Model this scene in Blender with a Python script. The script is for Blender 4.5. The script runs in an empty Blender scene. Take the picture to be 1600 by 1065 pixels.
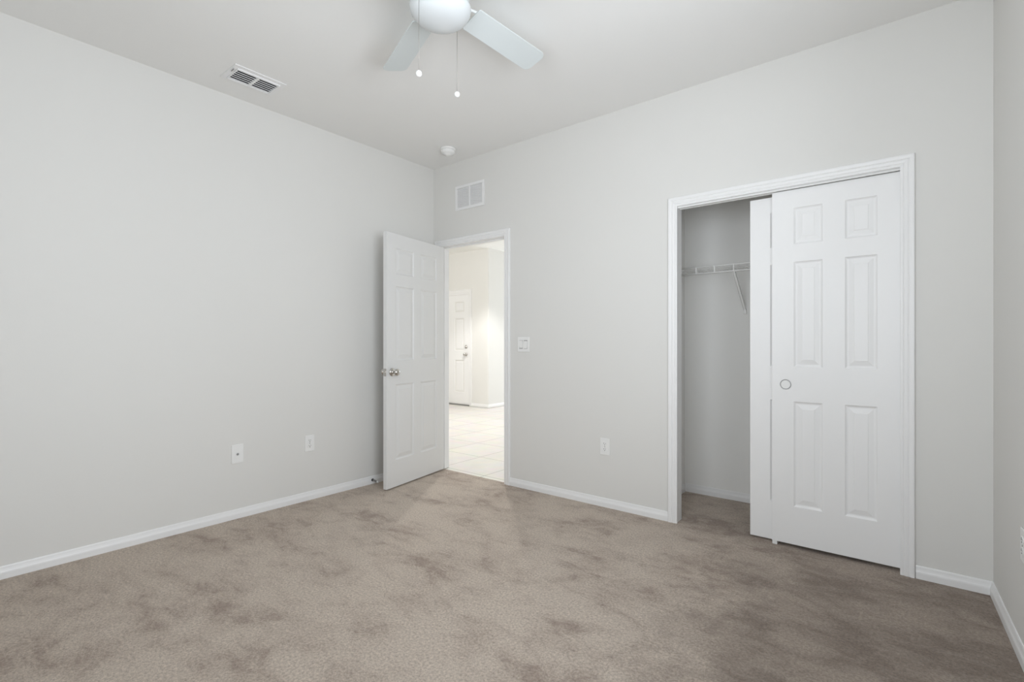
import bpy, bmesh, math, random
from mathutils import Vector, Matrix
random.seed(4)
S = bpy.context.scene
COL = S.collection
PI = math.pi

# ------------------------------------------------------------------ camera
cam_data = bpy.data.cameras.new('camera')
cam_data.sensor_width = 36.0
cam_data.lens = 778.73 / 1600 * 36.0
cam_data.shift_y = 4.95 / 1600
cam_data.clip_start = 0.02
cam = bpy.data.objects.new('camera', cam_data)
cam.location = (3.438, -3.1233, 1.1354)
cam.rotation_euler = (PI / 2, 0, math.radians(38.809))
COL.objects.link(cam)
S.camera = cam

# ------------------------------------------------------------------ view, world, lights
S.view_settings.view_transform = 'Standard'
S.view_settings.look = 'None'
S.view_settings.gamma = 1.0
S.view_settings.use_curve_mapping = False
S.view_settings.exposure = 0.0
S.cycles.max_bounces = 16
S.cycles.diffuse_bounces = 12
S.cycles.sample_clamp_indirect = 6.0
S.cycles.caustics_reflective = False
S.cycles.caustics_refractive = False

world = bpy.data.worlds.new('world')
S.world = world
world.use_nodes = True
world.node_tree.nodes['Background'].inputs[0].default_value = (0.75, 0.86, 1.0, 1)
world.node_tree.nodes['Background'].inputs[1].default_value = 1.0


def area_light(name, loc, direction, sx, sy, power, color, spread=180):
    d = bpy.data.lights.new(name, 'AREA')
    d.shape = 'RECTANGLE'
    d.size, d.size_y = sx, sy
    d.energy = power
    d.color = color
    d.spread = math.radians(spread)
    o = bpy.data.objects.new(name, d)
    o.location = loc
    o.rotation_euler = Vector(direction).to_track_quat('-Z', 'Y').to_euler()
    COL.objects.link(o)
    return o


# daylight from unseen right and added front windows, tilted up to brighten the ceiling
area_light('daylight_right_window', (3.872, -2.35, 1.50), (-1, -0.04, 0.22), 1.25, 1.15, 48, (0.895, 0.945, 1.0), 150)
area_light('added_front_daylight', (2.90, -3.36, 1.50), (0.14, 1, 0.28), 1.10, 1.15, 23.2, (0.90, 0.95, 1.0), 140)
# daylight placed unseen at the hall's far end; downlight plus two added fill lamps
area_light('daylight_hall_window', (-1.2, 7.95, 1.30), (-0.1, -1, -0.1), 2.0, 1.8, 120, (0.86, 0.93, 1.0))
for kind, (lx, ly, lz), pw in (('SPOT', (-1.25, 2.16, 2.80), 165), ('POINT', (-1.25, 2.10, 2.74), 20), ('POINT', (-3.3, 1.3, 2.74), 30)):
    lamp = bpy.data.lights.new('hall_lamp_and_fill', kind)
    lamp.energy = pw
    lamp.color = (1.0, 0.985, 0.96)
    lamp.shadow_soft_size = 0.06
    if kind == 'SPOT':
        lamp.spot_size = math.radians(128)
        lamp.spot_blend = 0.3
    lamp_o = bpy.data.objects.new('hall_lamp_and_fill', lamp)
    lamp_o.location = (lx, ly, lz)
    COL.objects.link(lamp_o)

# ------------------------------------------------------------------ dimensions
H = 2.74            # bedroom ceiling
HH = 2.85           # hall ceiling
T = 0.10            # wall thickness
DX0, DX1, DH = 0.093, 0.847, 2.012      # bedroom door opening
CX0, CX1, CH = 2.268, 3.395, 2.010      # closet opening
RX = 3.722                               # right corner of the back wall
RA = math.atan(0.041)                    # the right wall leans a little outwards
FY = -3.31                               # front wall
CLY, CLX0, CLX1 = 0.725, 2.06, 3.64      # closet inside
HY, HX = 3.533, -2.457                   # hall: entry wall and the outside corner


# ------------------------------------------------------------------ materials
def new_mat(name):
    m = bpy.data.materials.new(name)
    m.use_nodes = True
    nt = m.node_tree
    return m, nt, nt.nodes['Principled BSDF']


def noise(nt, scale, detail=2.0, rough=0.5, coord='Object', vec=None, dist=0.0):
    n = nt.nodes.new('ShaderNodeTexNoise')
    n.inputs['Scale'].default_value = scale
    n.inputs['Detail'].default_value = detail
    n.inputs['Roughness'].default_value = rough
    n.inputs['Distortion'].default_value = dist
    if vec is None:
        tc = nt.nodes.new('ShaderNodeTexCoord')
        vec = tc.outputs[coord]
    nt.links.new(vec, n.inputs['Vector'])
    return n


def bump(nt, bsdf, height, strength, distance):
    b = nt.nodes.new('ShaderNodeBump')
    b.inputs['Strength'].default_value = strength
    b.inputs['Distance'].default_value = distance
    nt.links.new(height, b.inputs['Height'])
    nt.links.new(b.outputs[0], bsdf.inputs['Normal'])
    return b


def paint(name, col, rough, bscale=0, bdist=0.0005, spec=0.4):
    m, nt, b = new_mat(name)
    b.inputs['Base Color'].default_value = (*col, 1)
    b.inputs['Roughness'].default_value = rough
    b.inputs['Specular IOR Level'].default_value = spec
    if bscale:
        n = noise(nt, bscale, 3)
        bump(nt, b, n.outputs['Fac'], 0.25, bdist)
    return m


WALL = paint('wall_paint', (0.700, 0.694, 0.674), 0.75, 180, 0.0006, 0.25)
CEIL = paint('ceiling_paint', (0.812, 0.810, 0.799), 0.85, 90, 0.0012, 0.2)
CLOSETW = paint('light_lifted_closet_paint', (0.83, 0.825, 0.805), 0.75, 180, 0.0006, 0.25)  # wall paint lightened to stand in for missing light in the closet
HALLW = paint('hall_paint', (0.74, 0.735, 0.715), 0.75, 180, 0.0006, 0.25)
HALLC = paint('hall_ceiling_paint', (0.86, 0.86, 0.845), 0.85, 90, 0.0012, 0.2)
TRIM = paint('white_trim_paint', (0.80, 0.80, 0.80), 0.38)
DOORM = paint('white_door_paint', (0.82, 0.82, 0.82), 0.42, 320, 0.0002)
LEAFM = paint('dimmed_door_paint', (0.70, 0.70, 0.695), 0.42, 320, 0.0002)  # door white darkened in place of dimmer light on the bedroom leaf
PLASTIC = paint('white_plastic', (0.80, 0.80, 0.79), 0.35)
VENTM = paint('white_enamel', (0.80, 0.80, 0.80), 0.4)
BLADEM = paint('fan_blade_white', (0.62, 0.66, 0.665), 0.45)
FANM = paint('fan_white_enamel', (0.74, 0.76, 0.77), 0.3)
DARK = paint('painted_duct_shade', (0.045, 0.045, 0.05), 0.8)  # shade inside the ceiling duct, put into the colour of a flat sheet
GREYC = paint('grey_duct', (0.60, 0.60, 0.61), 0.8)
GAPM = paint('shadow_gap_grey', (0.36, 0.36, 0.36), 0.6)
RUBBER = paint('black_rubber', (0.02, 0.02, 0.02), 0.6)
WIREM = paint('white_vinyl_wire', (0.92, 0.92, 0.91), 0.4)


def metal(name, col, rough):
    m, nt, b = new_mat(name)
    b.inputs['Base Color'].default_value = (*col, 1)
    b.inputs['Metallic'].default_value = 1.0
    b.inputs['Roughness'].default_value = rough
    return m


NICKEL = metal('satin_nickel', (0.56, 0.54, 0.51), 0.22)
STEEL = metal('grey_steel', (0.40, 0.40, 0.40), 0.4)
BRASS = metal('dull_chain_metal', (0.34, 0.32, 0.30), 0.45)

m, nt, b = new_mat('frosted_glass_bowl')
b.inputs['Base Color'].default_value = (0.62, 0.645, 0.655, 1)
b.inputs['Roughness'].default_value = 0.25
b.inputs['Subsurface Weight'].default_value = 0.35
b.inputs['Subsurface Radius'].default_value = (0.05, 0.05, 0.05)
b.inputs['Subsurface Scale'].default_value = 0.3
GLASS = m


def carpet_mat():
    m, nt, b = new_mat('carpet_pile')
    tc = nt.nodes.new('ShaderNodeTexCoord')
    P = tc.outputs['Object']
    L = nt.links.new
    # soft patches where the pile leans another way: large drifts broken up by smaller scuffs
    mp = nt.nodes.new('ShaderNodeMapping')
    mp.inputs['Rotation'].default_value = (0, 0, 0.9)
    mp.inputs['Scale'].default_value = (1.0, 1.7, 1.0)
    L(P, mp.inputs['Vector'])
    big = noise(nt, 1.7, 10, 0.66, vec=mp.outputs[0], dist=0.25)
    scuff = noise(nt, 5.5, 8, 0.72, vec=mp.outputs[0], dist=0.6)
    mixn = nt.nodes.new('ShaderNodeMath')
    mixn.operation = 'MULTIPLY_ADD'
    mixn.inputs[1].default_value = 0.75
    L(scuff.outputs['Fac'], mixn.inputs[0])
    L(big.outputs['Fac'], mixn.inputs[2])
    r1 = nt.nodes.new('ShaderNodeValToRGB')
    r1.color_ramp.elements[0].position = 0.70
    r1.color_ramp.elements[1].position = 0.95
    r1.color_ramp.elements.new(0.82).color = (0.62, 0.62, 0.62, 1)
    L(mixn.outputs[0], r1.inputs[0])
    mix = nt.nodes.new('ShaderNodeMix')
    mix.data_type = 'RGBA'
    mix.inputs[6].default_value = (0.320, 0.246, 0.194, 1)
    mix.inputs[7].default_value = (0.530, 0.448, 0.370, 1)
    L(r1.outputs[0], mix.inputs[0])
    # darker right side, ragged edge: strokes of turned pile plus shade painted in
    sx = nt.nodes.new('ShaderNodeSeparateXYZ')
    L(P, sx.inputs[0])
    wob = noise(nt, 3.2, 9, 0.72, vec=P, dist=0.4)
    shaded_lane = nt.nodes.new('ShaderNodeMath')
    shaded_lane.operation = 'MULTIPLY_ADD'
    shaded_lane.inputs[1].default_value = 1.3
    L(wob.outputs['Fac'], shaded_lane.inputs[0])
    L(sx.outputs[0], shaded_lane.inputs[2])
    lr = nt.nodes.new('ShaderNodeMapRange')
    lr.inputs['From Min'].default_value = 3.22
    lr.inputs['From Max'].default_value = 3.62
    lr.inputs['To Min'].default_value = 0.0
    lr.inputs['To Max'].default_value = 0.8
    L(shaded_lane.outputs[0], lr.inputs['Value'])
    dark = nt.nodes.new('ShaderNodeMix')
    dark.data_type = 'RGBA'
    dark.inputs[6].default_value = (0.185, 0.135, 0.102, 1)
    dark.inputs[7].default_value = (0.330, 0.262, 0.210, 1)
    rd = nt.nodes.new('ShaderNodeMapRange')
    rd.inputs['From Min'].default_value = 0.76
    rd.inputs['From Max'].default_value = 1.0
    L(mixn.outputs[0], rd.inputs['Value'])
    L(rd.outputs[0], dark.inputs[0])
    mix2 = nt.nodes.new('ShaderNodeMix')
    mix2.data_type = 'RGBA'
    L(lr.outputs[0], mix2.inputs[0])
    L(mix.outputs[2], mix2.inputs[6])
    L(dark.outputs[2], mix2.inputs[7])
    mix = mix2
    # fibre speckle: tufts and the single fibres on them
    fine = noise(nt, 95, 6, 0.92, vec=P)
    r2 = nt.nodes.new('ShaderNodeValToRGB')
    r2.color_ramp.elements[0].position = 0.34
    r2.color_ramp.elements[0].color = (0.42, 0.39, 0.37, 1)
    r2.color_ramp.elements[1].position = 0.62
    r2.color_ramp.elements[1].color = (1.36, 1.36, 1.36, 1)
    L(fine.outputs['Fac'], r2.inputs[0])
    mul = nt.nodes.new('ShaderNodeMix')
    mul.data_type = 'RGBA'
    mul.blend_type = 'MULTIPLY'
    mul.inputs[0].default_value = 1.0
    L(mix.outputs[2], mul.inputs[6])
    L(r2.outputs[0], mul.inputs[7])
    L(mul.outputs[2], b.inputs['Base Color'])
    b.inputs['Roughness'].default_value = 1.0
    b.inputs['Specular IOR Level'].default_value = 0.05
    b.inputs['Sheen Weight'].default_value = 0.25
    b.inputs['Sheen Roughness'].default_value = 0.6
    add = nt.nodes.new('ShaderNodeMath')
    add.operation = 'MULTIPLY_ADD'
    add.inputs[1].default_value = 0.5
    L(big.outputs['Fac'], add.inputs[0])
    L(fine.outputs['Fac'], add.inputs[2])
    bump(nt, b, add.outputs[0], 0.9, 0.006)
    return m


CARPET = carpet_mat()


def tile_mat():
    m, nt, b = new_mat('floor_tile')
    L = nt.links.new
    tc = nt.nodes.new('ShaderNodeTexCoord')
    mp = nt.nodes.new('ShaderNodeMapping')
    mp.inputs['Location'].default_value = (-0.033, -0.092, 0)
    L(tc.outputs['Object'], mp.inputs['Vector'])
    br = nt.nodes.new('ShaderNodeTexBrick')
    br.offset = 0.0
    br.inputs['Color1'].default_value = (0.70, 0.66, 0.61, 1)
    br.inputs['Color2'].default_value = (0.66, 0.62, 0.57, 1)
    br.inputs['Mortar'].default_value = (0.30, 0.27, 0.24, 1)
    br.inputs['Scale'].default_value = 1.0
    br.inputs['Mortar Size'].default_value = 0.0035
    br.inputs['Mortar Smooth'].default_value = 0.1
    br.inputs['Brick Width'].default_value = 0.512
    br.inputs['Row Height'].default_value = 0.510
    L(mp.outputs[0], br.inputs['Vector'])
    n = noise(nt, 5, 4, 0.6, vec=tc.outputs['Object'])
    mul = nt.nodes.new('ShaderNodeMix')
    mul.data_type = 'RGBA'
    mul.blend_type = 'SOFT_LIGHT'
    mul.inputs[0].default_value = 0.5
    L(br.outputs['Color'], mul.inputs[6])
    L(n.outputs['Color'], mul.inputs[7])
    hs = nt.nodes.new('ShaderNodeHueSaturation')
    hs.inputs['Saturation'].default_value = 0.75
    L(mul.outputs[2], hs.inputs['Color'])
    L(hs.outputs[0], b.inputs['Base Color'])
    b.inputs['Roughness'].default_value = 0.28
    inv = nt.nodes.new('ShaderNodeMath')
    inv.operation = 'SUBTRACT'
    inv.inputs[0].default_value = 1.0
    L(br.outputs['Fac'], inv.inputs[1])
    bump(nt, b, inv.outputs[0], 0.5, 0.002)
    return m


TILE = tile_mat()


# ------------------------------------------------------------------ mesh helpers
def box(bm, x0, y0, z0, x1, y1, z1, M=None):
    c = [(x0, y0, z0), (x1, y0, z0), (x1, y1, z0), (x0, y1, z0), (x0, y0, z1), (x1, y0, z1), (x1, y1, z1), (x0, y1, z1)]
    v = [bm.verts.new(M @ Vector(p) if M else p) for p in c]
    for f in ((0, 3, 2, 1), (4, 5, 6, 7), (0, 1, 5, 4), (1, 2, 6, 5), (2, 3, 7, 6), (3, 0, 4, 7)):
        bm.faces.new([v[i] for i in f])


def prism(bm, pts, h0, h1, M=None):
    """closed outline in xy, extruded in z"""
    a = [bm.verts.new(M @ Vector((x, y, h0)) if M else (x, y, h0)) for x, y in pts]
    c = [bm.verts.new(M @ Vector((x, y, h1)) if M else (x, y, h1)) for x, y in pts]
    n = len(pts)
    bm.faces.new(a[::-1])
    bm.faces.new(c)
    for i in range(n):
        bm.faces.new((a[i], a[(i + 1) % n], c[(i + 1) % n], c[i]))


def lathe(bm, prof, n=32, M=None, smooth=True):
    """profile [(r, z)] turned about the local z axis"""
    rings = []
    for r, z in prof:
        if r < 1e-6:
            p = Vector((0, 0, z))
            rings.append([bm.verts.new(M @ p if M else p)])
        else:
            ring = []
            for k in range(n):
                a = 2 * PI * k / n
                p = Vector((r * math.cos(a), r * math.sin(a), z))
                ring.append(bm.verts.new(M @ p if M else p))
            rings.append(ring)
    for A, B in zip(rings, rings[1:]):
        for k in range(n):
            k2 = (k + 1) % n
            if len(A) == 1 and len(B) == 1:
                continue
            if len(A) == 1:
                f = bm.faces.new((A[0], B[k], B[k2]))
            elif len(B) == 1:
                f = bm.faces.new((A[k], B[0], A[k2]))
            else:
                f = bm.faces.new((A[k], B[k], B[k2], A[k2]))
            f.smooth = smooth


def tube(bm, pts, r, n=8):
    """round bar along a polyline"""
    pts = [Vector(p) for p in pts]
    rings = []
    for i, p in enumerate(pts):
        d = (pts[min(i + 1, len(pts) - 1)] - pts[max(i - 1, 0)]).normalized()
        up = Vector((0, 0, 1)) if abs(d.z) < 0.9 else Vector((1, 0, 0))
        s = d.cross(up).normalized()
        t = s.cross(d)
        rings.append([bm.verts.new(p + (s * math.cos(2 * PI * k / n) + t * math.sin(2 * PI * k / n)) * r) for k in range(n)])
    for A, B in zip(rings, rings[1:]):
        for k in range(n):
            f = bm.faces.new((A[k], A[(k + 1) % n], B[(k + 1) % n], B[k]))
            f.smooth = True
    bm.faces.new(rings[0][::-1])
    bm.faces.new(rings[-1])


def sweep(bm, frames, closed_profile=True):
    """frames: list of lists of points (the same profile at each station)"""
    R = [[bm.verts.new(p) for p in fr] for fr in frames]
    n = len(R[0])
    for A, B in zip(R, R[1:]):
        for k in range(n if closed_profile else n - 1):
            bm.faces.new((A[k], A[(k + 1) % n], B[(k + 1) % n], B[k]))
    if closed_profile:
        bm.faces.new(R[0][::-1])
        bm.faces.new(R[-1])


def obj(name, bm, mat, parent=None, bevel=0, loc=None, angle=None):
    bmesh.ops.recalc_face_normals(bm, faces=bm.faces[:])
    me = bpy.data.meshes.new(name)
    bm.to_mesh(me)
    bm.free()
    for mm in (mat if isinstance(mat, (list, tuple)) else [mat]):
        me.materials.append(mm)
    o = bpy.data.objects.new(name, me)
    COL.objects.link(o)
    if parent:
        o.parent = parent
    if loc:
        o.location = loc
    if bevel:
        md = o.modifiers.new('bevel', 'BEVEL')
        md.width = bevel
        md.segments = 2
        md.limit_method = 'ANGLE'
        md.angle_limit = math.radians(50)
    return o


def tag(o, label, cat, group=None, kind=None):
    o['label'] = label
    o['category'] = cat
    if group:
        o['group'] = group
    if kind:
        o['kind'] = kind
    return o


def empty(name, loc=(0, 0, 0), rz=0.0):
    o = bpy.data.objects.new(name, None)
    o.empty_display_size = 0.1
    o.location = loc
    o.rotation_euler = (0, 0, rz)
    COL.objects.link(o)
    return o


def copy_tree(src, parent=None):
    c = src.copy()
    COL.objects.link(c)
    if parent:
        c.parent = parent
    for ch in list(src.children):
        copy_tree(ch, c)
    return c


def struct(name, bm, mat, label, cat, bevel=0, parent=None):
    o = obj(name, bm, mat, parent, bevel)
    return tag(o, label, cat, kind='structure')


NB = bmesh.new

# ------------------------------------------------------------------ room shell
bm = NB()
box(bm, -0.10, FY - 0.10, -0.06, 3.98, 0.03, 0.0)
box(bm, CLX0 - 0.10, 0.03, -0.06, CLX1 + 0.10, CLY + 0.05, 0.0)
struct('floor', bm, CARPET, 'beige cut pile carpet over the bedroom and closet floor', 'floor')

bm = NB()
box(bm, -5.0, 0.03, -0.06, CLX0 - 0.10, 8.0, -0.004)
box(bm, CLX0 - 0.10, CLY + 0.15, -0.06, 3.0, 8.0, -0.004)
struct('floor_hall', bm, TILE, 'square cream floor tiles seen through the bedroom doorway', 'floor')

bm = NB()
box(bm, -0.10, FY - 0.10, H, 3.98, 0.0, H + 0.08)
struct('ceiling', bm, CEIL, 'pale grey bedroom ceiling that carries the fan', 'ceiling')

bm = NB()
box(bm, -5.0, T, HH, 3.0, 8.0, HH + 0.08)
struct('ceiling_hall', bm, HALLC, 'cream hall ceiling seen through the top of the doorway', 'ceiling')

bm = NB()
box(bm, CLX0 - 0.10, T, 2.44, CLX1 + 0.10, CLY + 0.05, 2.50)
struct('ceiling_closet', bm, CLOSETW, 'low ceiling inside the closet', 'ceiling')

bm = NB()
box(bm, -0.10, FY - 0.10, 0, 0.0, 0.0, H)
struct('wall_left', bm, WALL, 'long plain off-white wall left of the open door', 'wall')

bm = NB()   # back wall with the two openings
box(bm, -5.0, 0, 0, DX0 - 0.02, T, HH)
box(bm, DX0 - 0.02, 0, DH + 0.02, DX1 + 0.02, T, HH)
box(bm, DX1 + 0.02, 0, 0, CX0 - 0.02, T, HH)
box(bm, CX0 - 0.02, 0, CH + 0.03, CX1 + 0.02, T, HH)
box(bm, CX1 + 0.02, 0, 0, 3.84, T, HH)
struct('wall_back', bm, WALL, 'off-white wall with the doorway and the closet opening', 'wall')

RM = Matrix.Translation((RX, 0, 0)) @ Matrix.Rotation(RA, 4, 'Z')
WY0, WY1, WZ0, WZ1 = -2.98, -1.72, 0.92, 2.08
bm = NB()
box(bm, 0, WY1, 0, T, 0, H, RM)
box(bm, 0, WY0, 0, T, WY1, WZ0, RM)
box(bm, 0, WY0, WZ1, T, WY1, H, RM)
box(bm, 0, FY - 0.1, 0, T, WY0, H, RM)
struct('wall_right', bm, WALL, 'narrow strip of shaded wall at the right edge', 'wall')

FX0, FX1 = 2.35, 3.45
bm = NB()
box(bm, -0.1, FY - T, 0, FX0, FY, H)
box(bm, FX0, FY - T, 0, FX1, FY, 0.92)
box(bm, FX0, FY - T, 2.08, FX1, FY, H)
box(bm, FX1, FY - T, 0, 3.96, FY, H)
struct('wall_front', bm, WALL, 'front wall with an added window behind the viewer', 'wall')


def window(name, M, w, label):
    """frame, sash rail and sill in the local xz plane, wall thickness along +y"""
    bm = NB()
    z0, z1 = 0.92, 2.08
    for a in ((0, 0.03, z0, 0.04, 0.08, z1), (w - 0.04, 0.03, z0, w, 0.08, z1), (0.04, 0.03, z1 - 0.04, w - 0.04, 0.08, z1),
              (0.04, 0.03, z0, w - 0.04, 0.08, z0 + 0.04), (0.04, 0.04, 1.48, w - 0.04, 0.075, 1.52)):
        box(bm, *a, M)
    o = struct(name, bm, TRIM, label, 'window')
    bm = NB()
    box(bm, -0.03, -0.03, z0 - 0.025, w + 0.03, 0.03, z0 + 0.0, M)
    obj('window_sill', bm, TRIM, o)
    return o


window('window_1', RM @ Matrix.Translation((0, WY1, 0)) @ Matrix.Rotation(-PI / 2, 4, 'Z'), WY1 - WY0, 'white framed window in the right wall beside the viewer')
window('window_2', Matrix.Translation((FX1, FY, 0)) @ Matrix.Rotation(PI, 4, 'Z'), FX1 - FX0, 'white framed window added in the front wall behind the viewer')

# closet inside
bm = NB()
box(bm, CLX0 - 0.1, CLY, 0, CLX1 + 0.1, CLY + 0.1, 2.6)
box(bm, CLX0 - 0.1, T, 0, CLX0, CLY, 2.6)
box(bm, CLX1, T, 0, CLX1 + 0.1, CLY, 2.6)
struct('wall_closet', bm, CLOSETW, 'grey shaded walls inside the open half of the closet', 'wall')

# hall beyond the doorway
bm = NB()
box(bm, -5.0, HY, 0, HX - 0.02, HY + 0.1, HH)
box(bm, HX - 0.1, HY + 0.02, 0, HX, 8.0, HH)
lathe(bm, [(0.02, 0), (0.02, HH)], 24, Matrix.Translation((HX - 0.02, HY + 0.02, 0)))
struct('wall_hall_entry', bm, HALLW, 'bright hall wall around the far entry door', 'wall')
bm = NB()
box(bm, -5.1, T, 0, -5.0, HY, HH)
box(bm, HX, 8.0, 0, 3.1, 8.1, 0.38)
box(bm, HX, 8.0, 2.22, 3.1, 8.1, HH)
box(bm, -0.18, 8.0, 0.38, 3.1, 8.1, 2.22)
box(bm, HX, 8.0, 0.38, -2.22, 8.1, 2.22)
box(bm, 3.0, CLY + 0.1, 0, 3.1, 8.0, HH)
struct('wall_hall_side', bm, HALLW, 'outer walls of the hall out of sight beyond the doorway', 'wall')

# ------------------------------------------------------------------ baseboards
BBP = [(0, 0), (0.0125, 0), (0.0125, 0.028), (0.0115, 0.034), (0.0090, 0.040), (0.0070, 0.048), (0.0058, 0.056), (0.0040, 0.061), (0, 0.061)]


def baseboard(bm, p0, p1, nx, ny, m0=0.0, m1=0.0):
    """profile run from p0 to p1, standing out along (nx, ny); m0/m1 mitre the ends (how far the ends run on per unit of thickness)"""
    d = Vector((p1[0] - p0[0], p1[1] - p0[1])).normalized()
    fr = []
    for p, mm, sg in ((p0, m0, -1), (p1, m1, 1)):
        fr.append([(p[0] + nx * t + d.x * mm * sg * t, p[1] + ny * t + d.y * mm * sg * t, z) for t, z in BBP])
    sweep(bm, fr)


bm = NB()
baseboard(bm, (0, FY), (0, 0), 1, 0, -1, -1)
struct('baseboard_left', bm, TRIM, 'low white baseboard along the long left wall', 'baseboard')
bm = NB()
baseboard(bm, (0, 0), (0.031, 0), 0, -1, -1, 0)
baseboard(bm, (0.906, 0), (2.216, 0), 0, -1)
baseboard(bm, (3.449, 0), (RX, 0), 0, -1, 0, -1)
struct('baseboard_back', bm, TRIM, 'white baseboard pieces between the doorway, closet and right corner', 'baseboard')
bm = NB()
e = RM @ Vector((0, FY, 0))
baseboard(bm, (RX, 0), (e.x, e.y), -math.cos(RA), -math.sin(RA), -1, 0)
struct('baseboard_right', bm, TRIM, 'white baseboard running towards the viewer at the right edge', 'baseboard')
bm = NB()
baseboard(bm, (CLX0, CLY), (CLX1, CLY), 0, -1, -1, -1)
baseboard(bm, (CLX0, T), (CLX0, CLY), 1, 0, 0, -1)
struct('baseboard_closet', bm, TRIM, 'white baseboard along the walls inside the closet', 'baseboard')
bm = NB()
baseboard(bm, (-2.862, HY), (HX, HY), 0, -1, 0, 1)
baseboard(bm, (HX, HY), (HX, 8.0), 1, 0, 1, 0)
struct('baseboard_hall', bm, TRIM, 'white baseboard round the outside corner in the hall', 'baseboard')

# ------------------------------------------------------------------ casings (colonial profile, mitred) with their jambs
CASP = [(0, 0), (0.0, 0.009), (0.004, 0.011), (0.010, 0.0115), (0.014, 0.0095), (0.018, 0.0125), (0.028, 0.0145),
        (0.033, 0.0125), (0.037, 0.0155), (0.048, 0.0175), (0.054, 0.0172), (0.057, 0.014), (0.057, 0)]


def casing(bm, x0, x1, top, y, sy, z0=0.0):
    """three-sided casing round an opening x0..x1 x top on the plane y, standing out along sy"""
    fr = []
    fr.append([(x0 - a, y + sy * t, z0) for a, t in CASP])
    fr.append([(x0 - a, y + sy * t, top + a) for a, t in CASP])
    fr.append([(x1 + a, y + sy * t, top + a) for a, t in CASP])
    fr.append([(x1 + a, y + sy * t, z0) for a, t in CASP])
    sweep(bm, fr)


bm = NB()
casing(bm, DX0 - 0.005, DX1 + 0.004, DH + 0.003, 0, -1)
casing(bm, DX0 - 0.005, DX1 + 0.004, DH + 0.003, T, 1)
box(bm, DX0 - 0.02, 0.0005, 0, DX0, T - 0.0005, DH + 0.02)
box(bm, DX1, 0.0005, 0, DX1 + 0.02, T - 0.0005, DH + 0.02)
box(bm, DX0, 0.0005, DH, DX1, T - 0.0005, DH + 0.02)
# door stop strips
box(bm, DX0, 0.040, 0, DX0 + 0.010, 0.072, DH - 0.010)
box(bm, DX1 - 0.010, 0.040, 0, DX1, 0.072, DH - 0.010)
box(bm, DX0, 0.040, DH - 0.010, DX1, 0.072, DH)
struct('trim_1', bm, TRIM, 'white moulded casing and jamb around the bedroom doorway', 'door frame')

bm = NB()
casing(bm, CX0 + 0.006, CX1 - 0.006, CH - 0.002, 0, -1)
box(bm, CX0 - 0.02, 0.0005, 0, CX0, T - 0.012, CH + 0.03)
box(bm, CX1, 0.0005, 0, CX1 + 0.02, T - 0.012, CH + 0.03)
box(bm, CX0, 0.0005, CH + 0.012, CX1, T - 0.012, CH + 0.03)
struct('trim_2', bm, TRIM, 'white moulded casing around the closet opening', 'door frame')

# ------------------------------------------------------------------ six panel doors
PRING = [(0.0, 0.0), (0.003, 0.0030), (0.007, 0.0065), (0.011, 0.0080), (0.016, 0.0080), (0.036, 0.0035), (0.0385, 0.0034), (0.0400, 0.0015)]


def six_panel(bm, w, z0, z1, th, cols, rows, both=True, M=None):
    """slab x 0..w, z z0..z1, faces at y=0 (front, -y) and y=th, moulded panels at cols x rows"""
    def P(x, y, z):
        p = Vector((x, y, z))
        return bm.verts.new(M @ p if M else p)

    xs = [0] + [q for c in cols for q in c] + [w]
    zs = [z0] + [q for r in rows for q in r] + [z1]

    def face(y, s, panels):
        g = [[P(x, y, z) for z in zs] for x in xs]
        for i in range(len(xs) - 1):
            for j in range(len(zs) - 1):
                q = [g[i][j], g[i + 1][j], g[i + 1][j + 1], g[i][j + 1]]
                if panels and i % 2 == 1 and j % 2 == 1:
                    prev = q
                    for off, dep in PRING[1:]:
                        a0, a1, c0, c1 = xs[i] + off, xs[i + 1] - off, zs[j] + off, zs[j + 1] - off
                        cur = [P(a0, y + s * dep, c0), P(a1, y + s * dep, c0), P(a1, y + s * dep, c1), P(a0, y + s * dep, c1)]
                        for k in range(4):
                            bm.faces.new((prev[k], prev[(k + 1) % 4], cur[(k + 1) % 4], cur[k]))
                        prev = cur
                    bm.faces.new(prev)
                else:
                    bm.faces.new(q)
        return g

    a = face(0, 1, True)
    c = face(th, -1, both)
    nx, nz = len(xs), len(zs)
    for i in range(nx - 1):
        bm.faces.new((a[i][0], a[i + 1][0], c[i + 1][0], c[i][0]))
        bm.faces.new((a[i][-1], a[i + 1][-1], c[i + 1][-1], c[i][-1]))
    for j in range(nz - 1):
        bm.faces.new((a[0][j], a[0][j + 1], c[0][j + 1], c[0][j]))
        bm.faces.new((a[-1][j], a[-1][j + 1], c[-1][j + 1], c[-1][j]))


ROWS = [(0.222, 0.818), (1.007, 1.594), (1.690, 1.894)]


def knob_profile(s=1.0):
    return [(0, 0), (0.0325 * s, 0), (0.0325 * s, 0.003), (0.030 * s, 0.008), (0.020 * s, 0.011), (0.0125 * s, 0.014), (0.0115 * s, 0.030),
            (0.015 * s, 0.034), (0.023 * s, 0.040), (0.0275 * s, 0.048), (0.0275 * s, 0.054), (0.024 * s, 0.061), (0.015 * s, 0.0655), (0, 0.067)]


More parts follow.
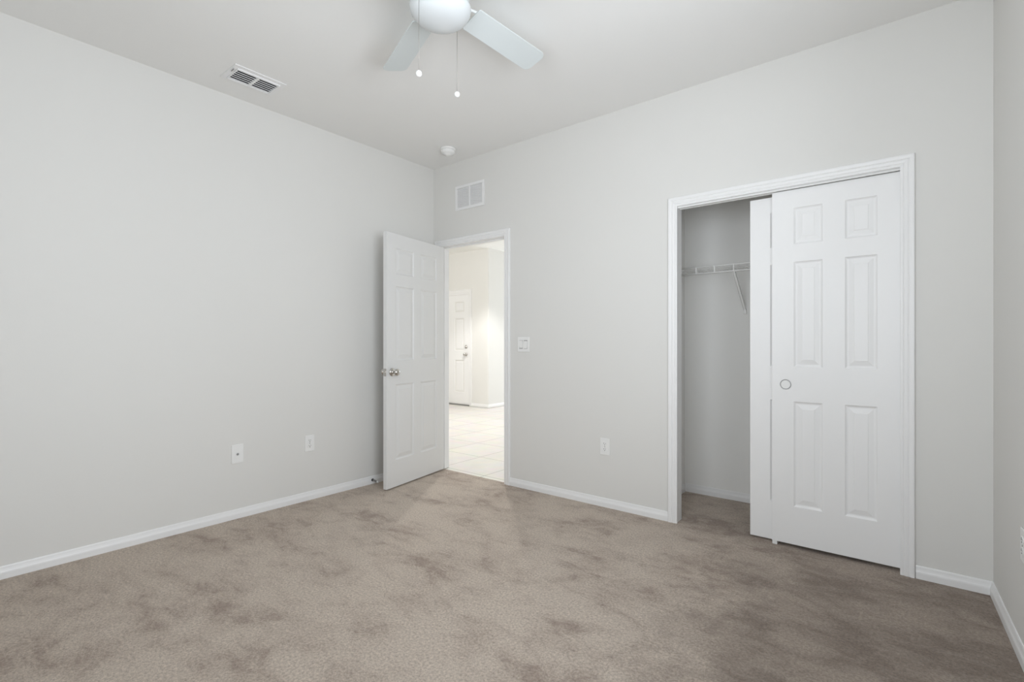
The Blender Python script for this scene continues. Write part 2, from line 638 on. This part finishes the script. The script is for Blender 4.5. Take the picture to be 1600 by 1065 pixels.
# bedroom door, swung open against the left wall
door = empty('door_1', (0.097, -0.008, 0), -math.radians(79.3))
tag(door, 'white six panel bedroom door standing open near the left wall', 'door', kind='structure')
LW = 0.748
bm = NB()
six_panel(bm, LW - 0.003, 0.012, 2.006, 0.035, [(0.109, 0.333), (0.419, 0.643)], ROWS,
          M=Matrix.Translation((0.003, 0.008, 0)))
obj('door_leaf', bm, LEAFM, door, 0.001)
KX, KZ = LW - 0.060, 0.917
for side, yy, rot in (('in', 0.043, -PI / 2), ('out', 0.008, PI / 2)):
    bm = NB()
    lathe(bm, knob_profile(), 28, Matrix.Translation((KX, yy, KZ)) @ Matrix.Rotation(rot, 4, 'X'))
    obj('door_knob', bm, NICKEL, door)['label'] = 'round satin nickel door knob'
bm = NB()
box(bm, LW - 0.0005, 0.013, KZ - 0.029, LW + 0.0012, 0.038, KZ + 0.029)
box(bm, LW, 0.019, KZ - 0.010, LW + 0.009, 0.032, KZ + 0.010)
obj('latch_plate', bm, NICKEL, door)['label'] = 'satin nickel latch plate on the door edge'
for zz in (0.24, 1.02, 1.80):
    bm = NB()
    lathe(bm, [(0, -0.044), (0.0055, -0.044), (0.0055, 0.044), (0, 0.044)], 12, Matrix.Translation((-0.0015, 0.001, zz)))
    box(bm, 0.0005, 0.003, zz - 0.043, 0.0028, 0.036, zz + 0.043)
    obj('hinge', bm, STEEL, door)

# closet sliding doors
CROWS = [(0.231, 0.816), (1.007, 1.594), (1.690, 1.894)]


def finger_pull(door_o, x, y, z):
    bm = NB()
    M = Matrix.Translation((x, y, z)) @ Matrix.Rotation(PI / 2, 4, 'X')
    lathe(bm, [(0, 0.0007), (0.0240, 0.0007)], 36, M)
    obj('finger_pull', bm, PLASTIC, door_o)
    bm = NB()
    lathe(bm, [(0.0235, 0.0004), (0.0240, 0.0022), (0.0275, 0.0022), (0.0285, 0.0004)], 36, M)
    obj('pull_rim', bm, STEEL, door_o)['label'] = 'thin grey metal ring of the finger pull'


bm = NB()
six_panel(bm, 0.580, 0.020, 1.996, 0.032, [(0.109, 0.247), (0.347, 0.486)], CROWS, False, Matrix.Translation((2.812, 0.022, 0)))
d3 = struct('door_2', bm, DOORM, 'white six panel sliding closet door in front, with a round finger pull', 'sliding door', 0.001)
finger_pull(d3, 2.881, 0.022, 0.910)

bm = NB()
six_panel(bm, 0.580, 0.010, 1.983, 0.024, [(0.107, 0.245), (0.345, 0.484)], CROWS, False, Matrix.Translation((2.687, 0.061, 0)))
d4 = struct('door_3', bm, DOORM, 'white sliding closet door behind, only its left stile showing beside the opening', 'sliding door', 0.001)

# head track of the sliding doors and the floor guide
bm = NB()
box(bm, CX0, 0.004, CH - 0.004, CX1, 0.088, CH + 0.012)
box(bm, CX0, 0.004, CH - 0.013, CX1, 0.010, CH - 0.004)
box(bm, CX0, 0.0555, CH - 0.010, CX1, 0.0590, CH - 0.004)
struct('trim_3', bm, PLASTIC, 'white sliding door track under the closet head', 'door track')
bm = NB()
box(bm, 2.813, 0.0225, 0.0, 2.838, 0.0520, 0.0195)
box(bm, 2.813, 0.0520, 0.0, 2.838, 0.0885, 0.006)
tag(obj('door_guide', bm, PLASTIC, None, 0.001), 'small white plastic floor guide under the front closet door corner', 'door guide')

# ------------------------------------------------------------------ closet wire shelf
sh = empty('wire_shelf', (2.85, CLY, 1.65))
tag(sh, 'white wire closet shelf with a slanted support bracket', 'shelf')
SX0, SX1, SF, SZ = CLX0 + 0.004, CLX1 - 0.004, 0.412, 1.672


def loc(p):
    return (p[0] - 2.85, p[1] - CLY, p[2] - 1.65)


bm = NB()
for y, z, r in ((SF, SZ, 0.0046), (SF, 1.6275, 0.0046), (CLY - 0.012, SZ - 0.004, 0.0030), (SF + 0.15, SZ - 0.004, 0.0026)):
    tube(bm, [loc((SX0, y, z)), loc((SX1, y, z))], r, 8)
x = 2.377 - 0.124 * 2
while x < SX1:
    tube(bm, [loc((x, SF - 0.001, SZ)), loc((x, SF - 0.001, 1.6275))], 0.0042, 6)
    x += 0.124
obj('shelf_rail', bm, WIREM, sh)
bm = NB()
x = SX0 + 0.014
while x < SX1:
    tube(bm, [loc((x, CLY - 0.004, SZ)), loc((x, SF, SZ))], 0.0014, 5)
    x += 0.0252
obj('deck_wires', bm, WIREM, sh)['kind'] = 'stuff'


def bracket(xx):
    bm = NB()
    a, c = Vector(loc((xx, SF + 0.015, 1.628))), Vector(loc((xx - 0.002, CLY - 0.010, 1.385)))
    d = (c - a).normalized()
    n = Vector((0, d.z, -d.y))
    fr = []
    for p in (a, c):
        fr.append([p + Vector((sx, 0, 0)) * 0.009 + n * s for sx, s in ((-1, 0), (1, 0), (1, 0.012), (0.78, 0.012), (0.78, 0.002), (-0.78, 0.002), (-0.78, 0.012), (-1, 0.012))])
    sweep(bm, fr)
    o = obj('support_bracket', bm, WIREM, sh)
    bm = NB()
    q = loc((xx - 0.002, CLY, 1.375))
    box(bm, q[0] - 0.011, -0.012, q[2] - 0.022, q[0] + 0.011, 0.0, q[2] + 0.012)
    obj('wall_clip', bm, PLASTIC, o, 0.002)


bracket(2.500)
bracket(3.200)

# ------------------------------------------------------------------ ceiling fan
FC = Vector((1.887, -1.676, 0))
fan = empty('ceiling_fan', (FC.x, FC.y, H))
tag(fan, 'white ceiling fan with a frosted light bowl and pull chains', 'ceiling fan')
BZ = 2.592 - H
bm = NB()
lathe(bm, [(0, 0), (0.080, 0), (0.082, -0.012), (0.070, -0.038), (0.040, -0.046), (0.030, -0.060), (0, -0.060)], 40)
obj('canopy', bm, FANM, fan)
bm = NB()
lathe(bm, [(0, -0.052), (0.085, -0.052), (0.120, -0.062), (0.134, -0.080), (0.136, -0.112), (0.128, -0.128), (0.100, -0.136), (0.085, -0.140),
           (0.085, -0.168), (0.112, -0.172), (0.118, -0.180), (0.118, -0.192), (0.0, -0.192)], 48)
obj('motor_housing', bm, FANM, fan)
bm = NB()
prof = [(0.120, -0.180)]
for k in range(0, 15):
    a = PI / 2 * k / 14
    prof.append((0.129 * math.cos(a) ** 0.85 if k < 14 else 0, -0.190 - 0.072 * math.sin(a)))
lathe(bm, prof, 48)
obj('light_bowl', bm, GLASS, fan)
for k in range(5):
    a = 1.525 + k * 2 * PI / 5
    Rz = Matrix.Rotation(a, 4, 'Z')
    pitch = Matrix.Rotation(-0.26, 4, 'X')
    MB_ = Rz @ Matrix.Translation((0, 0, BZ)) @ pitch
    bm = NB()
    # rounded blade outline, wider at the tip
    out = []
    r0, r1, w0, w1, rr = 0.178, 0.645, 0.061, 0.067, 0.034
    out += [(r0 + 0.006, -w0), (r1 - rr, -w1)]
    for q in range(1, 7):
        t = -PI / 2 + PI / 2 * q / 6
        out.append((r1 - rr + rr * math.cos(t), -w1 + rr + rr * math.sin(t)))
    for q in range(0, 7):
        t = PI / 2 * q / 6
        out.append((r1 - rr + rr * math.cos(t), w1 - rr + rr * math.sin(t)))
    out += [(r0 + 0.006, w0), (r0, w0 - 0.006), (r0, -w0 + 0.006)]
    prism(bm, out, -0.003, 0.003, MB_)
    bl = obj('blade', bm, BLADEM, fan, 0.0012)
    # cast iron arm from the motor to the blade
    bm = NB()
    top = 0.006
    for s in (-1, 1):
        tube(bm, [MB_ @ Vector(p) for p in ((0.100, 0.012 * s, 0.020), (0.150, 0.020 * s, 0.018), (0.190, 0.034 * s, 0.010), (0.235, 0.040 * s, 0.008))], 0.0065, 8)
    prism(bm, [(0.205, -0.046), (0.245, -0.040), (0.262, 0), (0.245, 0.040), (0.205, 0.046), (0.196, 0)], 0.003, 0.007, MB_)
    obj('blade_arm', bm, FANM, bl)
rt = Vector((math.cos(math.radians(38.809)), math.sin(math.radians(38.809)), 0))
toc = Vector((0.7323, -0.681, 0))
for (lat, back, zb, ztop, nm) in ((-0.086, 0.115, 2.213, 2.555, 'near'), (0.073, -0.085, 2.229, 2.555, 'far')):
    base = rt * lat + toc * back
    bm = NB()
    tube(bm, [(base.x, base.y, ztop - H), (base.x, base.y, zb - H + 0.012)], 0.0008, 6)
    tube(bm, [(base.x * 0.72, base.y * 0.72, ztop - H + 0.002), (base.x, base.y, ztop - H)], 0.004, 6)
    ch = obj('pull_chain', bm, BRASS, fan)
    bm = NB()
    lathe(bm, [(0, 0.0125)] + [(0.0122 * math.sin(PI * q / 12), 0.0125 * math.cos(PI * q / 12)) for q in range(1, 12)] + [(0, -0.0125)], 20,
          Matrix.Translation((base.x, base.y, zb - H)))
    obj('pull_ball', bm, PLASTIC, ch)['label'] = 'white ball at the end of the pull chain'

# ------------------------------------------------------------------ ceiling register
cv = empty('ceiling_vent', (0.315, -1.745, H))
tag(cv, 'white two section louvred register in the ceiling by the left wall', 'air vent')
bm = NB()
VW, VL = 0.107, 0.150
IW, IL = 0.072, 0.118      # louvre field half sizes
zt = -0.004
for a in ((-VW, -VL, -0.006, VW, -IL, 0), (-VW, IL, -0.006, VW, VL, 0), (-VW, -IL, -0.006, -IW, IL, 0), (IW, -IL, -0.006, VW, IL, 0)):
    box(bm, *a)
# raised inner rim and the cross bar
for a in ((-IW - 0.006, -IL - 0.006, -0.014, IW + 0.006, -IL, -0.004), (-IW - 0.006, IL, -0.014, IW + 0.006, IL + 0.006, -0.004),
          (-IW - 0.006, -IL, -0.014, -IW, IL, -0.004), (IW, -IL, -0.014, IW + 0.006, IL, -0.004), (-IW, -0.007, -0.014, IW, 0.007, -0.002)):
    box(bm, *a)
obj('vent_frame', bm, VENTM, cv, 0.0012)
bm = NB()
box(bm, -IW, -IL, -0.0015, IW, IL, -0.0005)
obj('duct_backing', bm, DARK, cv)['label'] = 'dark sheet painted as duct shade behind the louvres'
for sec in (-1, 1):
    for i in range(6):
        bm = NB()
        x = -IW + 0.010 + i * (2 * IW - 0.024) / 5
        M = Matrix.Translation((x, 0, -0.0078)) @ Matrix.Rotation(math.radians(30), 4, 'Y')
        y0, y1 = (0.007, IL) if sec > 0 else (-IL, -0.007)
        box(bm, -0.0070, y0, -0.0016, 0.0070, y1, 0.0016, M)
        obj('louvre', bm, VENTM, cv)
bm = NB()
box(bm, 0.020, -VL + 0.012, -0.012, 0.050, -VL + 0.015, -0.004)
obj('damper_lever', bm, STEEL, cv)

# ------------------------------------------------------------------ return grille over the doorway
rv = empty('wall_vent', (0.458, 0, 2.415))
tag(rv, 'white return air grille high on the wall above the doorway', 'air vent')
bm = NB()
GW, GH, FB = 0.171, 0.108, 0.024
for a in ((-GW, -0.007, -GH, GW, 0, -GH + FB), (-GW, -0.007, GH - FB, GW, 0, GH), (-GW, -0.007, -GH + FB, -GW + FB, 0, GH - FB),
          (GW - FB, -0.007, -GH + FB, GW, 0, GH - FB), (-0.007, -0.007, -GH + FB, 0.007, 0, GH - FB)):
    box(bm, *a)
obj('vent_frame', bm, VENTM, rv, 0.002)
bm = NB()
box(bm, -GW + FB, -0.0012, -GH + FB, GW - FB, -0.0004, GH - FB)
obj('duct_backing', bm, GREYC, rv)
for sec in (-1, 1):
    for i in range(15):
        bm = NB()
        z = -GH + FB + 0.006 + i * (2 * (GH - FB) - 0.012) / 14
        M = Matrix.Translation((0, -0.0036, z)) @ Matrix.Rotation(math.radians(-40), 4, 'X')
        x0, x1 = (0.007, GW - FB) if sec > 0 else (-GW + FB, -0.007)
        box(bm, x0, -0.0046, -0.0005, x1, 0.0046, 0.0005, M)
        obj('louvre', bm, VENTM, rv)

# ------------------------------------------------------------------ smoke detector
sd = empty('smoke_detector', (0.462, -0.262, H))
tag(sd, 'round white smoke detector on the ceiling near the corner', 'smoke detector')
bm = NB()
lathe(bm, [(0, 0), (0.063, 0), (0.064, -0.006), (0.062, -0.013), (0.050, -0.015), (0, -0.015)], 40)
obj('base', bm, PLASTIC, sd)
bm = NB()
lathe(bm, [(0.050, -0.014), (0.056, -0.018), (0.0575, -0.026), (0.055, -0.036), (0.047, -0.043), (0.044, -0.043), (0.042, -0.047), (0.024, -0.052),
           (0.022, -0.055), (0.010, -0.057), (0, -0.057)], 40)
obj('cover', bm, PLASTIC, sd)


# ------------------------------------------------------------------ wall plates
def plate_empty(name, M):
    o = empty(name)
    o.matrix_world = M
    return o


def plate_mesh(w, h, parent, holes=()):
    bm = NB()
    box(bm, -w / 2, -0.0058, -h / 2, w / 2, 0, h / 2)
    return obj('cover_plate', bm, PLASTIC, parent, 0.003)


def outlet(M, label):
    o = plate_empty('wall_outlet', M)
    tag(o, label, 'outlet')
    plate_mesh(0.074, 0.117, o)
    for s in (-1, 1):
        bm = NB()
        pts = []
        for k in range(28):
            a = 2 * PI * k / 28
            pts.append((0.0170 * math.cos(a), max(-0.0135, min(0.0135, 0.0170 * math.sin(a)))))
        prism(bm, pts, 0, 0.0078, Matrix.Translation((0, 0, 0.0195 * s)) @ Matrix.Rotation(PI / 2, 4, 'X'))
        r = obj('receptacle', bm, PLASTIC, o, 0.0006)
        bm = NB()
        box(bm, -0.0078, -0.0082, 0.0195 * s - 0.0005, -0.0056, -0.0074, 0.0195 * s + 0.0078)
        box(bm, 0.0056, -0.0082, 0.0195 * s + 0.0002, 0.0074, -0.0074, 0.0195 * s + 0.0070)
        lathe(bm, [(0, 0), (0.0028, 0), (0.0028, 0.0008), (0, 0.0008)], 14, Matrix.Translation((0, -0.0074, 0.0195 * s - 0.0068)) @ Matrix.Rotation(PI / 2, 4, 'X'))
        obj('slots', bm, RUBBER, r)['label'] = 'dark plug slots'
    bm = NB()
    lathe(bm, [(0, 0.0056), (0.0034, 0.0056), (0.0030, 0.0070), (0, 0.0072)], 14, Matrix.Rotation(PI / 2, 4, 'X'))
    obj('screw', bm, STEEL, o)
    return o


LEFTM = lambda y, z: Matrix.Translation((0, y, z)) @ Matrix.Rotation(PI / 2, 4, 'Z')
BACKM = lambda x, z: Matrix.Translation((x, 0, z))
outlet(BACKM(1.762, 0.420), 'white duplex outlet on the back wall between doorway and closet')
outlet(LEFTM(-1.212, 0.412), 'white duplex outlet on the left wall, nearer the open door')
outlet(RM @ Matrix.Translation((0, -0.610, 0.420)) @ Matrix.Rotation(-PI / 2, 4, 'Z'), 'white outlet cut off by the right picture edge')

o = plate_empty('cable_jack', LEFTM(-1.711, 0.420))
tag(o, 'white wall plate with a single dark cable jack on the left wall', 'cable jack')
plate_mesh(0.074, 0.122, o)
bm = NB()
Mj = Matrix.Translation((0, -0.0056, -0.002)) @ Matrix.Rotation(PI / 2, 4, 'X')
lathe(bm, [(0, 0), (0.0072, 0), (0.0072, 0.0025), (0.0050, 0.0028), (0.0048, 0.009), (0.0030, 0.009), (0.0030, 0.005), (0, 0.005)], 18, Mj)
obj('coaxial_socket', bm, STEEL, o)['label'] = 'dark metal threaded socket'

o = plate_empty('light_switch', BACKM(1.045, 1.133))
tag(o, 'white double rocker light switch right of the doorway', 'light switch')
plate_mesh(0.118, 0.118, o)
for s, tilt in ((-1, 6.0), (1, -6.0)):
    bm = NB()
    box(bm, -0.0172, -0.0062, -0.0342, 0.0172, -0.0056, 0.0342, Matrix.Translation((0.023 * s, 0, 0)))
    obj('switch_gap_shade', bm, GAPM, o)  # grey rim painted as the shadow around the rocker
    bm = NB()
    box(bm, -0.0160, -0.0090, -0.0328, 0.0160, -0.0045, 0.0328, Matrix.Translation((0.023 * s, 0, 0)) @ Matrix.Rotation(math.radians(tilt), 4, 'X'))
    obj('rocker', bm, PLASTIC, o, 0.0012)

# ------------------------------------------------------------------ spring door stop on the left baseboard
ds = empty('door_stop', (0.0125, -0.675, 0.032))
tag(ds, 'small spring door stop sticking out of the left baseboard by the door', 'door stop')
bm = NB()
lathe(bm, [(0, 0), (0.0115, 0), (0.0105, 0.006), (0.006, 0.010), (0, 0.010)], 18, Matrix.Rotation(PI / 2, 4, 'Y'))
obj('base', bm, RUBBER, ds)
bm = NB()
pts = []
for k in range(0, 14 * 10 + 1):
    a = 2 * PI * k / 10
    pts.append((0.009 + 0.052 * k / 140, 0.0055 * math.cos(a), 0.0055 * math.sin(a) - 0.006 * (k / 140) ** 2))
tube(bm, pts, 0.0012, 5)
obj('spring', bm, STEEL, ds)
bm = NB()
lathe(bm, [(0, 0.060), (0.0065, 0.060), (0.0075, 0.063), (0.0075, 0.072), (0.005, 0.076), (0, 0.076)], 16, Matrix.Translation((0, 0, -0.006)) @ Matrix.Rotation(PI / 2, 4, 'Y'))
obj('rubber_tip', bm, PLASTIC, ds)['label'] = 'white rubber tip'

# ------------------------------------------------------------------ entry door at the far end of the hall
EX0, EX1 = -3.840, -2.925
de = empty('door_4', (EX0, HY, 0))
tag(de, 'white panelled entry door across the hall, with knob and deadbolt', 'door', kind='structure')
bm = NB()
six_panel(bm, EX1 - EX0, 0.020, 2.050, 0.030, [(0.120, 0.385), (0.545, 0.790)], [(0.24, 0.84), (1.02, 1.62), (1.735, 1.930)], False,
          Matrix.Translation((0, -0.006, 0)))
obj('door_leaf', bm, DOORM, de, 0.001)
for z, s, nm in ((0.945, 1.0, 'door_knob'), (1.087, 0.85, 'deadbolt')):
    bm = NB()
    pr = knob_profile() if nm == 'door_knob' else [(0, 0), (0.031, 0), (0.029, 0.010), (0.014, 0.013), (0.013, 0.022), (0, 0.023)]
    lathe(bm, pr, 24, Matrix.Translation((EX1 - EX0 - 0.070, -0.006, z)) @ Matrix.Rotation(PI / 2, 4, 'X'))
    obj(nm, bm, NICKEL, de)['label'] = 'satin nickel round ' + nm.replace('_', ' ')
bm = NB()
casing(bm, EX0 - 0.006, EX1 + 0.006, 2.092, HY, -1)
box(bm, EX0 - 0.006, HY - 0.010, 2.052, EX1 + 0.006, HY, 2.094)
struct('trim_4', bm, TRIM, 'white casing around the far entry door', 'door frame')
bm = NB()
box(bm, EX0 - 0.006, HY - 0.030, -0.004, EX1 + 0.006, HY - 0.0002, 0.014)
struct('trim_5', bm, STEEL, 'grey threshold strip under the far entry door', 'threshold')
